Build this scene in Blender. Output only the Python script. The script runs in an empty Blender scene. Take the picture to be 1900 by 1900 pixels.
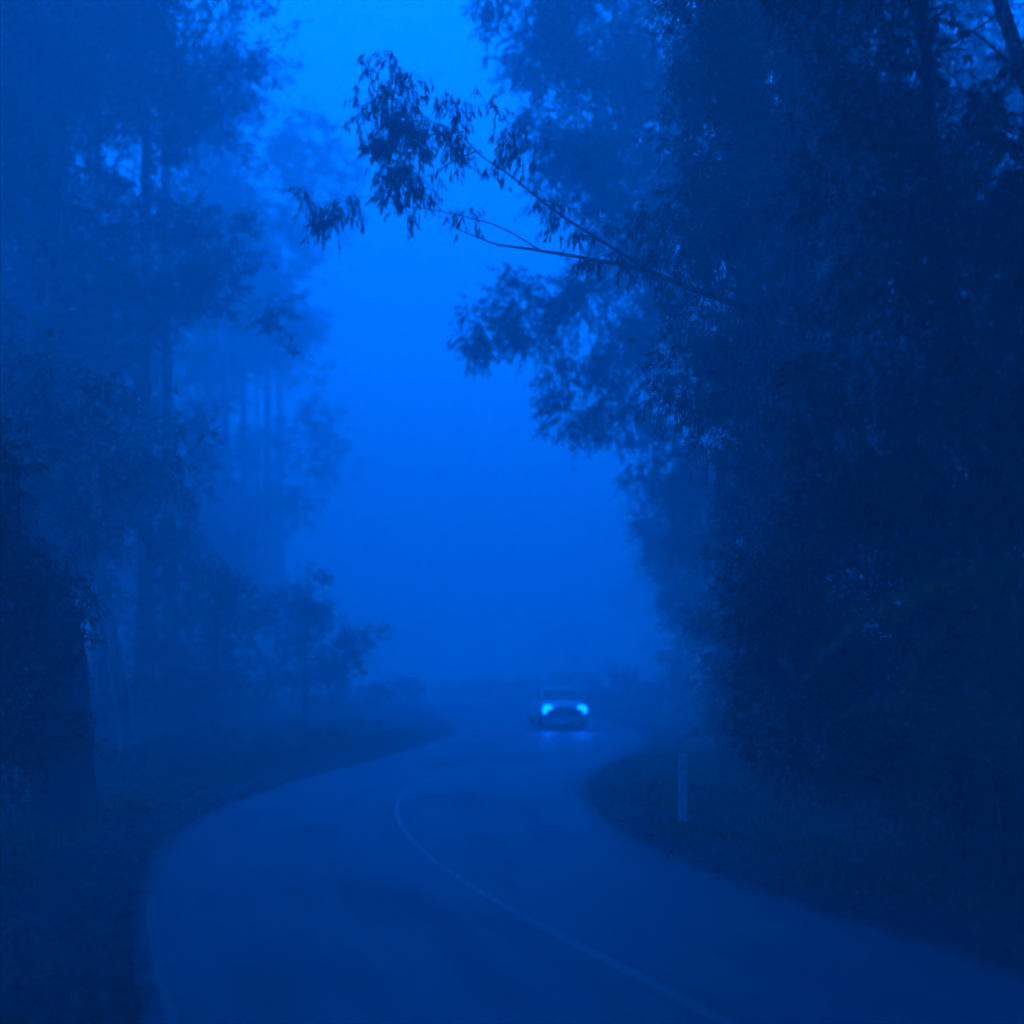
import bpy, math, random
import numpy as np
from mathutils import Vector, Matrix

# ------------------------------------------------------------------ camera, sky, sun, exposure
SC = bpy.context.scene
COL = SC.collection
R = math.radians
FPX = 2037.0                       # focal length in photo pixels (1900 px frame)
CAM_H = 2.0

cam = bpy.data.cameras.new('camera')
cam.sensor_width = 36.0
cam.lens = 36.0 * FPX / 1900.0
cam.shift_y = (1272 - 950) / 1900.0
cam.clip_start = 0.1
cam.clip_end = 1000
cam.dof.use_dof = True
cam.dof.focus_distance = 16.0
cam.dof.aperture_fstop = 0.38
cam_o = bpy.data.objects.new('camera', cam)
cam_o.location = (0, 0, CAM_H)
cam_o.rotation_euler = (R(90), 0, 0)
COL.objects.link(cam_o)
SC.camera = cam_o

SUN_EL, SUN_ROT = R(46), R(-8)
TINT = (0.0004, 0.235, 1.0, 1)
w = bpy.data.worlds.new('World')
SC.world = w
w.use_nodes = True
nt = w.node_tree
bg = nt.nodes['Background']
sky = nt.nodes.new('ShaderNodeTexSky')
sky.sky_type = 'NISHITA'
sky.sun_disc = False
sky.sun_elevation = SUN_EL
sky.sun_rotation = SUN_ROT
sky.air_density = 1.0
sky.dust_density = 0.6
sky.ozone_density = 4.0
mul = nt.nodes.new('ShaderNodeMixRGB')
mul.blend_type = 'MULTIPLY'
mul.inputs[0].default_value = 1.0
mul.inputs[2].default_value = TINT
nt.links.new(sky.outputs[0], mul.inputs[1])
nt.links.new(mul.outputs[0], bg.inputs[0])
bg.inputs[1].default_value = 0.15

sun = bpy.data.lights.new('sun', 'SUN')
sun.energy = 1.5
sun.angle = R(75)
sun.color = (0.0005, 0.165, 1.0)
sun_o = bpy.data.objects.new('sun', sun)
COL.objects.link(sun_o)
sd = Vector((math.sin(SUN_ROT) * math.cos(SUN_EL), math.cos(SUN_ROT) * math.cos(SUN_EL), math.sin(SUN_EL)))
sun_o.rotation_euler = sd.to_track_quat('Z', 'Y').to_euler()
sun_o.location = sd * 60

vs = SC.view_settings
vs.view_transform = 'Standard'
vs.look = 'None'
vs.exposure = 2.12
vs.gamma = 1.0
vs.use_curve_mapping = False
SC.cycles.use_denoising = True
SC.cycles.volume_bounces = 3
SC.cycles.max_bounces = 5
SC.cycles.use_adaptive_sampling = True
SC.cycles.adaptive_threshold = 0.02
SC.cycles.diffuse_bounces = 2
SC.cycles.glossy_bounces = 2
SC.cycles.transmission_bounces = 2

HAZE_DENSITY = 0.026

rng = np.random.default_rng(11)
random.seed(5)


# ------------------------------------------------------------------ helpers
def tag(o, label=None, cat=None, group=None, kind=None):
    if label: o['label'] = label
    if cat: o['category'] = cat
    if group: o['group'] = group
    if kind: o['kind'] = kind
    return o


def empty(name, loc, rz=0.0):
    o = bpy.data.objects.new(name, None)
    o.empty_display_size = 0.2
    o.location = loc
    o.rotation_euler = (0, 0, rz)
    COL.objects.link(o)
    return o


def link(name, me, parent=None, loc=None):
    o = bpy.data.objects.new(name, me)
    COL.objects.link(o)
    if parent is not None:
        o.parent = parent
    if loc is not None:
        o.location = loc
    return o


def mesh_np(name, V, Q, mat, smooth=False, face_attr=None, vert_attr=None):
    """V (n,3), Q (m,4) quads -> mesh"""
    V = np.ascontiguousarray(V, dtype=np.float32)
    Q = np.ascontiguousarray(Q, dtype=np.int32)
    me = bpy.data.meshes.new(name)
    n, m = len(V), len(Q)
    k = Q.shape[1]
    me.vertices.add(n)
    me.vertices.foreach_set('co', V.ravel())
    me.loops.add(m * k)
    me.loops.foreach_set('vertex_index', Q.ravel())
    me.polygons.add(m)
    me.polygons.foreach_set('loop_start', np.arange(0, m * k, k, dtype=np.int32))
    me.polygons.foreach_set('use_smooth', np.full(m, smooth, dtype=bool))
    if face_attr:
        for nm, a in face_attr.items():
            at = me.attributes.new(nm, 'FLOAT', 'FACE')
            at.data.foreach_set('value', np.ascontiguousarray(a, dtype=np.float32))
    if vert_attr:
        for nm, a in vert_attr.items():
            at = me.attributes.new(nm, 'FLOAT', 'POINT')
            at.data.foreach_set('value', np.ascontiguousarray(a, dtype=np.float32))
    me.update(calc_edges=True)
    me.validate()
    if mat:
        me.materials.append(mat)
    return me


class MB:
    """collects quads from several shapes into one mesh"""
    def __init__(s):
        s.V, s.Q, s.n = [], [], 0

    def add(s, V, Q):
        V = np.asarray(V, dtype=float).reshape(-1, 3)
        Q = np.asarray(Q, dtype=int).reshape(-1, 4)
        s.V.append(V); s.Q.append(Q + s.n); s.n += len(V)

    def box(s, lo, hi):
        x0, y0, z0 = lo; x1, y1, z1 = hi
        V = [(x0, y0, z0), (x1, y0, z0), (x1, y1, z0), (x0, y1, z0), (x0, y0, z1), (x1, y0, z1), (x1, y1, z1), (x0, y1, z1)]
        s.add(V, [(3, 2, 1, 0), (4, 5, 6, 7), (0, 1, 5, 4), (1, 2, 6, 5), (2, 3, 7, 6), (3, 0, 4, 7)])

    def tube(s, pts, rad, sides=8, rough=0.0):
        pts = np.asarray(pts, dtype=float)
        rad = np.asarray(rad, dtype=float)
        n = len(pts)
        T = np.gradient(pts, axis=0)
        T /= np.linalg.norm(T, axis=1)[:, None] + 1e-9
        ref = np.array([0.0, 0, 1]) if abs(T[0][2]) < 0.8 else np.array([1.0, 0, 0])
        a = np.linspace(0, 2 * math.pi, sides, endpoint=False)
        V = np.zeros((n, sides, 3))
        for i in range(n):
            U = np.cross(T[i], ref); U /= np.linalg.norm(U) + 1e-9
            W = np.cross(T[i], U)
            rr = rad[i] * (1 + rough * rng.uniform(-1, 1, sides))
            V[i] = pts[i] + (np.cos(a) * rr)[:, None] * U + (np.sin(a) * rr)[:, None] * W
        i0 = np.arange(n - 1)[:, None] * sides
        j = np.arange(sides)[None, :]
        jn = (j + 1) % sides
        Q = np.stack([i0 + j, i0 + jn, i0 + sides + jn, i0 + sides + j], -1).reshape(-1, 4)
        s.add(V.reshape(-1, 3), Q)

    def mesh(s, name, mat, smooth=False):
        return mesh_np(name, np.concatenate(s.V), np.concatenate(s.Q), mat, smooth)


def smooth_path(pts, n):
    """Catmull-Rom through pts, n samples"""
    P = np.asarray(pts, dtype=float)
    P = np.vstack([2 * P[0] - P[1], P, 2 * P[-1] - P[-2]])
    seg = len(P) - 3
    t = np.linspace(0, seg - 1e-6, n)
    i = t.astype(int); u = (t - i)[:, None]
    p0, p1, p2, p3 = P[i], P[i + 1], P[i + 2], P[i + 3]
    return 0.5 * (2 * p1 + (p2 - p0) * u + (2 * p0 - 5 * p1 + 4 * p2 - p3) * u ** 2 + (3 * p1 - p0 - 3 * p2 + p3) * u ** 3)


def at(px, py, d):
    """real place of a thing seen in the photo at px,py and standing d metres away"""
    return np.array([(px - 950) / FPX * d, d, CAM_H - (py - 1272) / FPX * d])


# ------------------------------------------------------------------ materials
def new_mat(name):
    m = bpy.data.materials.new(name)
    m.use_nodes = True
    t = m.node_tree
    return m, t, t.nodes['Principled BSDF'], t.nodes['Material Output']


def N(t, typ, **kw):
    n = t.nodes.new(typ)
    for k, v in kw.items():
        setattr(n, k, v)
    return n


def noise(t, scale, detail=4, vec=None, rough=0.55):
    n = N(t, 'ShaderNodeTexNoise')
    n.inputs['Scale'].default_value = scale
    n.inputs['Detail'].default_value = detail
    n.inputs['Roughness'].default_value = rough
    if vec is not None:
        t.links.new(vec, n.inputs['Vector'])
    return n.outputs['Fac']


def ramp(t, fac, stops):
    r = N(t, 'ShaderNodeValToRGB')
    el = r.color_ramp.elements
    while len(el) < len(stops):
        el.new(0.5)
    for e, (p, c) in zip(el, stops):
        e.position = p
        e.color = (*c, 1)
    t.links.new(fac, r.inputs[0])
    return r.outputs[0]


def coords(t, scale=(1, 1, 1)):
    c = N(t, 'ShaderNodeTexCoord')
    mp = N(t, 'ShaderNodeMapping')
    mp.inputs['Scale'].default_value = scale
    t.links.new(c.outputs['Object'], mp.inputs['Vector'])
    return mp.outputs[0]


def bump(t, fac, bsdf, strength, dist):
    b = N(t, 'ShaderNodeBump')
    b.inputs['Strength'].default_value = strength
    b.inputs['Distance'].default_value = dist
    t.links.new(fac, b.inputs['Height'])
    t.links.new(b.outputs[0], bsdf.inputs['Normal'])


def bark_mat(name, dark, mid, pale, streak=6.0):
    m, t, b, o = new_mat(name)
    v = coords(t, (streak, streak, 0.5))
    f = noise(t, 1.6, 6, v, 0.65)
    c = ramp(t, f, [(0.32, dark), (0.52, mid), (0.7, pale)])
    t.links.new(c, b.inputs['Base Color'])
    b.inputs['Roughness'].default_value = 0.85
    bump(t, f, b, 0.7, 0.04)
    return m


def leaf_mat(name, c0, c1, rough=0.5):
    m, t, b, o = new_mat(name)
    a = N(t, 'ShaderNodeAttribute', attribute_name='tint')
    c = ramp(t, a.outputs['Fac'], [(0.0, c0), (1.0, c1)])
    t.links.new(c, b.inputs['Base Color'])
    b.inputs['Roughness'].default_value = rough
    tr = N(t, 'ShaderNodeBsdfTranslucent')
    t.links.new(c, tr.inputs['Color'])
    mx = N(t, 'ShaderNodeMixShader')
    mx.inputs[0].default_value = 0.25
    t.links.new(b.outputs[0], mx.inputs[1])
    t.links.new(tr.outputs[0], mx.inputs[2])
    t.links.new(mx.outputs[0], o.inputs['Surface'])
    return m


M = {}
M['bark_dark'] = bark_mat('bark_dark', (0.03, 0.028, 0.024), (0.07, 0.062, 0.052), (0.13, 0.12, 0.10))
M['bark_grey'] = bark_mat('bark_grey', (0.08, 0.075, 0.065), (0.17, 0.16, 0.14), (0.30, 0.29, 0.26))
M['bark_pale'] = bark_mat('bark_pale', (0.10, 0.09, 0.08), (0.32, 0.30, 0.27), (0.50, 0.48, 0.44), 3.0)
M['gum_leaf'] = leaf_mat('gum_leaf', (0.018, 0.038, 0.018), (0.06, 0.10, 0.05), 0.36)
M['wattle_leaf'] = leaf_mat('wattle_leaf', (0.020, 0.045, 0.018), (0.045, 0.085, 0.03))
M['fern_leaf'] = leaf_mat('fern_leaf', (0.05, 0.13, 0.022), (0.10, 0.23, 0.04))
M['grass'] = leaf_mat('grass', (0.05, 0.11, 0.02), (0.12, 0.19, 0.035), 0.6)
M['litter'] = leaf_mat('litter', (0.05, 0.035, 0.025), (0.36, 0.29, 0.21), 0.6)

# asphalt, damp in patches, polished along the wheel tracks, dirt washed onto the edges
m, t, b, o = new_mat('asphalt')
v = coords(t)
aa = N(t, 'ShaderNodeAttribute', attribute_name='across')
al = N(t, 'ShaderNodeAttribute', attribute_name='along')
fine = noise(t, 55, 3, v)
cmb = N(t, 'ShaderNodeCombineXYZ')
sc1 = N(t, 'ShaderNodeMath', operation='MULTIPLY'); sc1.inputs[1].default_value = 5.0
sc2 = N(t, 'ShaderNodeMath', operation='MULTIPLY'); sc2.inputs[1].default_value = 0.16
t.links.new(aa.outputs['Fac'], sc1.inputs[0]); t.links.new(al.outputs['Fac'], sc2.inputs[0])
t.links.new(sc1.outputs[0], cmb.inputs[0]); t.links.new(sc2.outputs[0], cmb.inputs[1])
streak = noise(t, 1.0, 4, cmb.outputs[0], 0.6)
patch = noise(t, 0.3, 4, v, 0.55)
c1 = ramp(t, fine, [(0.3, (0.068, 0.066, 0.078)), (0.7, (0.15, 0.146, 0.165))])
c2 = ramp(t, streak, [(0.34, (0.90, 0.90, 0.90)), (0.64, (1.07, 1.07, 1.07))])
mm = N(t, 'ShaderNodeMixRGB', blend_type='MULTIPLY'); mm.inputs[0].default_value = 1
t.links.new(c1, mm.inputs[1]); t.links.new(c2, mm.inputs[2])
ab = N(t, 'ShaderNodeMath', operation='ABSOLUTE'); t.links.new(aa.outputs['Fac'], ab.inputs[0])
dn = noise(t, 2.2, 5, v, 0.7)
dm = N(t, 'ShaderNodeMath', operation='MULTIPLY_ADD'); dm.inputs[1].default_value = 0.22
t.links.new(dn, dm.inputs[0]); t.links.new(ab.outputs[0], dm.inputs[2])
dr = N(t, 'ShaderNodeMapRange'); dr.inputs['From Min'].default_value = 1.02; dr.inputs['From Max'].default_value = 1.13
t.links.new(dm.outputs[0], dr.inputs['Value'])
dirt = N(t, 'ShaderNodeMixRGB'); dirt.inputs[2].default_value = (0.03, 0.027, 0.022, 1)
t.links.new(dr.outputs[0], dirt.inputs[0]); t.links.new(mm.outputs[0], dirt.inputs[1])
t.links.new(dirt.outputs[0], b.inputs['Base Color'])
mxr = N(t, 'ShaderNodeMath', operation='ADD'); t.links.new(patch, mxr.inputs[0]); t.links.new(streak, mxr.inputs[1])
rr = ramp(t, mxr.outputs[0], [(0.75, (0.76, 0.76, 0.76)), (1.05, (0.58, 0.58, 0.58))])
rmx = N(t, 'ShaderNodeMixRGB'); rmx.inputs[2].default_value = (0.9, 0.9, 0.9, 1)
t.links.new(dr.outputs[0], rmx.inputs[0]); t.links.new(rr, rmx.inputs[1])
t.links.new(rmx.outputs[0], b.inputs['Roughness'])
bump(t, fine, b, 0.25, 0.01)
M['asphalt'] = m

# worn paint: chips show the asphalt through
m, t, b, o = new_mat('road_paint')
v = coords(t)
f = noise(t, 9, 6, v, 0.7)
c = ramp(t, f, [(0.36, (0.12, 0.12, 0.122)), (0.62, (0.30, 0.30, 0.30))])
t.links.new(c, b.inputs['Base Color'])
b.inputs['Roughness'].default_value = 0.5
M['paint'] = m
m2 = m.copy(); m2.name = 'worn_edge_paint'
for n_ in m2.node_tree.nodes:
    if n_.type == 'VALTORGB':
        n_.color_ramp.elements[0].position = 0.5
        n_.color_ramp.elements[1].position = 0.7
        n_.color_ramp.elements[1].color = (0.20, 0.20, 0.195, 1)
M['edge_paint'] = m2

# ground: gravel shoulder near the road, then leaf litter and moss
m, t, b, o = new_mat('ground')
v = coords(t)
a = N(t, 'ShaderNodeAttribute', attribute_name='offroad')
g1 = noise(t, 26, 4, v, 0.7)
g2 = noise(t, 1.3, 5, v, 0.65)
gravel = ramp(t, g1, [(0.3, (0.018, 0.016, 0.014)), (0.55, (0.05, 0.046, 0.04)), (0.75, (0.12, 0.11, 0.10))])
soil = ramp(t, g2, [(0.35, (0.03, 0.026, 0.018)), (0.55, (0.035, 0.05, 0.02)), (0.7, (0.06, 0.075, 0.03))])
ad = N(t, 'ShaderNodeMath', operation='ADD')
t.links.new(a.outputs['Fac'], ad.inputs[0])
nz = N(t, 'ShaderNodeMath', operation='MULTIPLY'); nz.inputs[1].default_value = 1.6
t.links.new(g2, nz.inputs[0]); t.links.new(nz.outputs[0], ad.inputs[1])
mr = N(t, 'ShaderNodeMapRange')
mr.inputs['From Min'].default_value = 1.6
mr.inputs['From Max'].default_value = 2.8
t.links.new(ad.outputs[0], mr.inputs['Value'])
mx = N(t, 'ShaderNodeMixRGB')
t.links.new(mr.outputs[0], mx.inputs[0]); t.links.new(gravel, mx.inputs[1]); t.links.new(soil, mx.inputs[2])
t.links.new(mx.outputs[0], b.inputs['Base Color'])
b.inputs['Roughness'].default_value = 0.9
bump(t, g1, b, 0.8, 0.04)
M['ground'] = m


def plain(name, col, rough=0.5, metal=0.0, spec=None):
    m, t, b, o = new_mat(name)
    v = coords(t)
    f = noise(t, 7, 5, v, 0.6)
    lo = tuple(x * 0.82 for x in col); hi = tuple(min(1, x * 1.08) for x in col)
    t.links.new(ramp(t, f, [(0.3, lo), (0.7, hi)]), b.inputs['Base Color'])
    b.inputs['Roughness'].default_value = rough
    b.inputs['Metallic'].default_value = metal
    return m


M['post_white'] = plain('post_white', (0.88, 0.88, 0.87), 0.5)
M['reflector'] = plain('reflector', (0.5, 0.5, 0.5), 0.3)
M['car_paint'] = plain('car_paint', (0.84, 0.84, 0.83), 0.3)
M['car_glass'] = plain('car_glass', (0.02, 0.022, 0.025), 0.05)
M['tyre'] = plain('tyre', (0.02, 0.02, 0.02), 0.85)
M['rim'] = plain('rim', (0.45, 0.45, 0.46), 0.3, 0.8)
M['trim'] = plain('trim', (0.03, 0.03, 0.032), 0.5)
M['plate'] = plain('plate', (0.6, 0.6, 0.55), 0.5)
M['stick'] = bark_mat('stick', (0.10, 0.09, 0.08), (0.22, 0.20, 0.18), (0.36, 0.33, 0.30), 12)
m, t, b, o = new_mat('lamp')
b.inputs['Base Color'].default_value = (0.8, 0.8, 0.8, 1)
b.inputs['Emission Color'].default_value = (0.0, 0.045, 1.0, 1)
b.inputs['Emission Strength'].default_value = 9.0
M['lamp'] = m

# ------------------------------------------------------------------ the lie of the land
CL = smooth_path([(10.5, -16), (7.9, -10), (5.6, -5), (3.5, 0.5), (1.25, 6.54), (-0.26, 10.5), (-1.25, 14), (-1.85, 17.6), (-1.95, 20.6), (-1.55, 24),
                  (-0.55, 29), (0.35, 34), (0.75, 40), (0.4, 47), (-0.6, 56), (-2.6, 67), (-5.4, 79), (-9, 92), (-14, 108), (-21, 127), (-30, 145)], 420)
CT = np.gradient(CL, axis=0); CT /= np.linalg.norm(CT, axis=1)[:, None]
CN = np.stack([CT[:, 1], -CT[:, 0]], 1)            # to the right of travel
arc = np.concatenate([[0], np.cumsum(np.linalg.norm(np.diff(CL, axis=0), axis=1))])
wl = np.interp(CL[:, 1], [0, 15, 20, 26, 34, 42, 60], [3.3, 3.15, 2.75, 2.75, 3.1, 3.1, 3.4])
wr = np.interp(CL[:, 1], [0, 8, 13, 18, 22, 28, 36, 60], [2.6, 2.6, 2.85, 3.3, 3.4, 3.3, 4.0, 3.9])


def road_z(y):
    return np.interp(y, [-10, 16, 22, 30, 40, 48, 60, 75, 95, 220], [0, 0, 0.03, 0.13, 0.29, 0.44, 0.70, 1.0, 1.2, 1.2])


def off_road(X, Y):
    """signed side and distance beyond the road edge"""
    shp = X.shape
    p = np.stack([X.ravel(), Y.ravel()], 1)
    best = np.full(len(p), 1e9); idx = np.zeros(len(p), int)
    for i0 in range(0, len(p), 20000):
        q = p[i0:i0 + 20000]
        d2 = ((q[:, None, :] - CL[None, ::2, :]) ** 2).sum(-1)
        k = d2.argmin(1)
        idx[i0:i0 + 20000] = k * 2
        best[i0:i0 + 20000] = np.sqrt(d2[np.arange(len(q)), k])
    side = np.sign(((p - CL[idx]) * CN[idx]).sum(1))
    e = best - np.where(side > 0, wr[idx], wl[idx])
    return e.reshape(shp), side.reshape(shp)


def vnoise(X, Y, s, seed):
    a = np.sin(X * s * 1.3 + seed) * np.cos(Y * s * 1.1 + seed * 2.1)
    a += 0.6 * np.sin(X * s * 2.7 + Y * s * 1.9 + seed * 3.3)
    a += 0.4 * np.cos(Y * s * 4.3 - X * s * 3.1 + seed * 5.7)
    return a / 2.0


def land_z(X, Y, fine=True):
    X = np.asarray(X, float); Y = np.asarray(Y, float)
    e, side = off_road(X, Y)
    z = road_z(Y)
    ep = np.maximum(e, 0)
    right = 0.05 * np.minimum(ep, 2) + 0.38 * np.clip(ep - 2.2, 0, 14) + 0.05 * np.clip(ep - 16, 0, 60)
    left = -0.03 * np.minimum(ep, 2.5) + 0.16 * np.clip(ep - 3.4, 0, 9) + 0.02 * np.clip(ep - 12, 0, 60)
    z = z + np.where(side > 0, right, left) * np.interp(Y, [0, 46, 66], [1, 1, 0.12])
    z = z + 0.10 * vnoise(X, Y, 0.6, 1.7) * np.clip((ep - 0.8) / 2.5, 0, 1)
    z = z + 0.018 * vnoise(X, Y, 5.0, 4.1) * np.clip(ep / 0.5, 0, 1)
    z = np.where(e < 0, z - 0.05 * np.clip(-e / 0.12, 0, 1) - 0.005, z + 0.015 * np.clip(ep / 0.3, 0, 1) - 0.005)
    return z


def lz(x, y):
    return float(land_z(np.array([x]), np.array([y]))[0])


def axis(parts):
    out = []
    for a_, b_, s_ in parts:
        out.append(np.arange(a_, b_, s_))
    return np.concatenate(out)


gx = axis([(-160, -40, 12), (-40, -14, 1.5), (-14, 12, 0.25), (12, 36, 1.5), (36, 161, 12)])
gy = axis([(-60, -4, 8), (-4, 3, 0.6), (3, 34, 0.22), (34, 60, 0.4), (60, 120, 2), (120, 221, 10)])
GX, GY = np.meshgrid(gx, gy)
E, SD = off_road(GX, GY)
GZ = land_z(GX, GY)
nx, ny = len(gx), len(gy)
ii = (np.arange(ny - 1)[:, None] * nx + np.arange(nx - 1)[None, :])
Q = np.stack([ii, ii + 1, ii + nx + 1, ii + nx], -1).reshape(-1, 4)
g = link('ground', mesh_np('ground', np.stack([GX, GY, GZ], -1).reshape(-1, 3), Q, M['ground'], True, vert_attr={'offroad': E.ravel()}))
tag(g, kind='structure')


def strip(name, l_off, r_off, mat, dz, i0=0, i1=None, wob=0.0, cols=9):
    i1 = i1 or len(CL)
    k = np.arange(i0, i1)
    lo = l_off[k] if np.ndim(l_off) else np.full(len(k), l_off)
    ro = r_off[k] if np.ndim(r_off) else np.full(len(k), r_off)
    lo = lo + wob * vnoise(arc[k], arc[k] * 0.3, 2.2, 1.0)
    ro = ro + wob * vnoise(arc[k], arc[k] * 0.3, 2.0, 4.0)
    u = np.linspace(0, 1, cols)
    off = lo[:, None] * (1 - u) + ro[:, None] * u
    XY = CL[k][:, None, :] + CN[k][:, None, :] * off[..., None]
    Z = road_z(XY[..., 1]) + dz
    V = np.concatenate([XY, Z[..., None]], -1).reshape(-1, 3)
    n = len(k)
    a_ = (np.arange(n - 1)[:, None] * cols + np.arange(cols - 1)[None, :])
    Q = np.stack([a_, a_ + 1, a_ + cols + 1, a_ + cols], -1).reshape(-1, 4)
    ac = np.tile(np.linspace(-1, 1, cols), n); al = np.repeat(arc[k], cols)
    return mesh_np(name, V, Q, mat, True, vert_attr={'across': ac, 'along': al})


road = tag(link('road', strip('road', -wl, wr, M['asphalt'], 0.0, wob=0.03, cols=15)), kind='structure')
link('centre_line', strip('centre_line', -0.036, 0.036, M['paint'], 0.005, wob=0.012, cols=3), road)
edge = -wl + 0.16
link('edge_line', strip('edge_line', edge - 0.032, edge + 0.032, M['edge_paint'], 0.005, wob=0.02, cols=3, i0=45, i1=int(np.argmin(np.abs(CL[:, 1] - 11.5)))), road)

# ------------------------------------------------------------------ foliage and trees
DOWN = np.array([0, 0, -1.0])


def unit(a):
    return a / (np.linalg.norm(a, axis=-1, keepdims=True) + 1e-9)


def leaf_quads(P, D, L, W):
    """lanceolate leaf: kite with its wide place near the base, one side lifted"""
    n = len(P)
    side = unit(np.cross(D, rng.normal(size=(n, 3))))
    nor = np.cross(D, side)
    L = np.broadcast_to(L, (n,))[:, None]; W = np.broadcast_to(W, (n,))[:, None]
    mid = P + D * L * 0.42
    V = np.stack([P, mid + side * W * 0.5 + nor * W * 0.12, P + D * L + nor * L * 0.08, mid - side * W * 0.5 + nor * W * 0.12], 1)
    return V.reshape(-1, 3), np.arange(n * 4).reshape(n, 4)


def clump_leaves(c, r, leaf_l, leaf_w, lai=2.4, droop=0.7, twig=0.5, sub=10, per=12):
    """leaf positions and directions on hanging twigs gathered into sub-clumps"""
    c = np.asarray(c, float); r = np.asarray(r, float)
    area = math.pi * r[0] * r[2]
    n = int(lai * area / (leaf_l * leaf_w * 0.5))
    ntw = max(6, n // per)
    s = unit(rng.normal(size=(sub, 3))) * (rng.uniform(0.25, 1.0, (sub, 1)) ** 0.6)
    sr = rng.uniform(0.25, 0.5, sub)
    k = rng.integers(0, sub, ntw)
    st = s[k] + rng.normal(size=(ntw, 3)) * sr[k][:, None] * 0.55
    st = c + st * r
    out = unit(st - c)
    td = unit(out * 0.7 + rng.normal(size=(ntw, 3)) * 0.55 + DOWN * droop * 0.6 + np.array([0, 0, 0.25]))
    tl = twig * rng.uniform(0.5, 1.2, ntw)
    u = rng.uniform(0.05, 1.0, (ntw, per))
    P = st[:, None, :] + td[:, None, :] * (tl[:, None] * u)[..., None] + DOWN * (droop * 0.35 * tl[:, None] * u ** 2)[..., None]
    D = unit(td[:, None, :] * 0.45 + DOWN * droop + rng.normal(size=(ntw, per, 3)) * (0.75 - 0.4 * droop))
    tn = np.repeat(rng.uniform(0, 1, ntw)[:, None], per, 1) * 0.6 + rng.uniform(0, 0.4, (ntw, per))
    twigs = (st, td, tl)
    return P.reshape(-1, 3), D.reshape(-1, 3), tn.ravel(), twigs


def crown_mesh(name, clumps, leaf_l, leaf_w, mat, lai=2.4, droop=0.7, twig=0.5, sub=10):
    Vs, Qs, Ts, n0 = [], [], [], 0
    for c, r in clumps:
        P, D, tn, _ = clump_leaves(c, r, leaf_l, leaf_w, lai, droop, twig, sub)
        n = len(P)
        V, Q = leaf_quads(P, D, leaf_l * rng.uniform(0.6, 1.3, n), leaf_w * rng.uniform(0.7, 1.2, n))
        Vs.append(V); Qs.append(Q + n0); Ts.append(tn); n0 += len(V)
    return mesh_np(name, np.concatenate(Vs), np.concatenate(Qs), mat, False, face_attr={'tint': np.concatenate(Ts)})


def px_clumps(lst, dd=1.0, back=1.0):
    """(px, py, distance, half width px, half height px) -> centres and radii in metres"""
    out = []
    for px, py, d, rx, ry in lst:
        d = d * back
        s = d / FPX
        out.append((at(px, py, d), (rx * s, max(rx, ry) * s * dd, ry * s)))
    return out


def trunk_mesh(name, pts, r0, r1, mat, flare=0.5, sides=12, n=26, rough=0.06):
    P = smooth_path(pts, n)
    u = np.linspace(0, 1, n)
    rad = r0 * (1 - u) + r1 * u + r0 * flare * np.exp(-u * n * 0.35)
    mb = MB(); mb.tube(P, rad, sides, rough)
    return mb.mesh(name, mat, True)


def limb(tree, p0, p1, r0, r1, mat, sag=0.0, mids=None):
    p0 = np.asarray(p0, float); p1 = np.asarray(p1, float)
    if mids is None:
        m1 = p0 * 0.65 + p1 * 0.35 + np.array([0, 0, 0.12 + sag]) * np.linalg.norm(p1 - p0) + rng.normal(size=3) * 0.08
        m2 = p0 * 0.3 + p1 * 0.7 + np.array([0, 0, 0.10 + sag]) * np.linalg.norm(p1 - p0) + rng.normal(size=3) * 0.10
        mids = [m1, m2]
    pts = smooth_path([p0] + list(mids) + [p1], 14)
    mb = MB(); mb.tube(pts, np.linspace(r0, r1, 14), 6, 0.05)
    base = np.array(tree.location)
    for i in range(len(mb.V)):
        mb.V[i] = mb.V[i] - base
    return link('limb', mb.mesh('limb', mat, True), tree)


def shift(me, base):
    me.transform(Matrix.Translation(-Vector(base)))
    return me


def tree(name, label, cat, base_xy, trunk_pts, r0, r1, clumps, leaf, bark, leafmat, lai=2.4, droop=0.7, twig=0.5,
         group=None, nlimb=6, sub=10, flare=0.5, shade_canopy=None, leaf2=(0.5, 0.15)):
    """trunk_pts: list of points above the base (metres, world)"""
    x, y = base_xy
    z = lz(x, y) - 0.08
    t_ = empty(name, (x, y, z))
    tag(t_, label, cat, group)
    base = (x, y, z)
    pts = [np.array([x, y, z - 0.2])] + [np.asarray(p, float) for p in trunk_pts]
    tr = link('trunk', shift(trunk_mesh('trunk', pts, r0, r1, bark, flare), base), t_)
    path = smooth_path(pts, 60)
    if shade_canopy:  # extra out-of-view leaf clumps, added only to block sky light
        link('crown', shift(crown_mesh('crown', shade_canopy, leaf2[0], leaf2[1], leafmat, 4.6, droop, 0.7, 20), base), t_)
        for c, r in shade_canopy[::3]:
            limb(t_, path[40], c, r1 * 0.9, 0.02, bark)
    if clumps:
        cr = crown_mesh('crown', clumps, leaf[0], leaf[1], leafmat, lai, droop, twig, sub)
        link('crown', shift(cr, base), t_)
        order = sorted(clumps, key=lambda c: -c[1][0])[:nlimb]
        for c, r in order:
            zz = c[2] - 0.35 * math.hypot(c[0] - x, c[1] - y)
            k = int(np.argmin(np.abs(path[:, 2] - np.clip(zz, path[8, 2], path[-1, 2]))))
            u = k / 59.0
            rr = (r0 * (1 - u) + r1 * u)
            limb(t_, path[k], c, rr * 0.45, 0.015, bark)
    return t_


GL = (0.135, 0.026)       # near gum leaf
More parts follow.
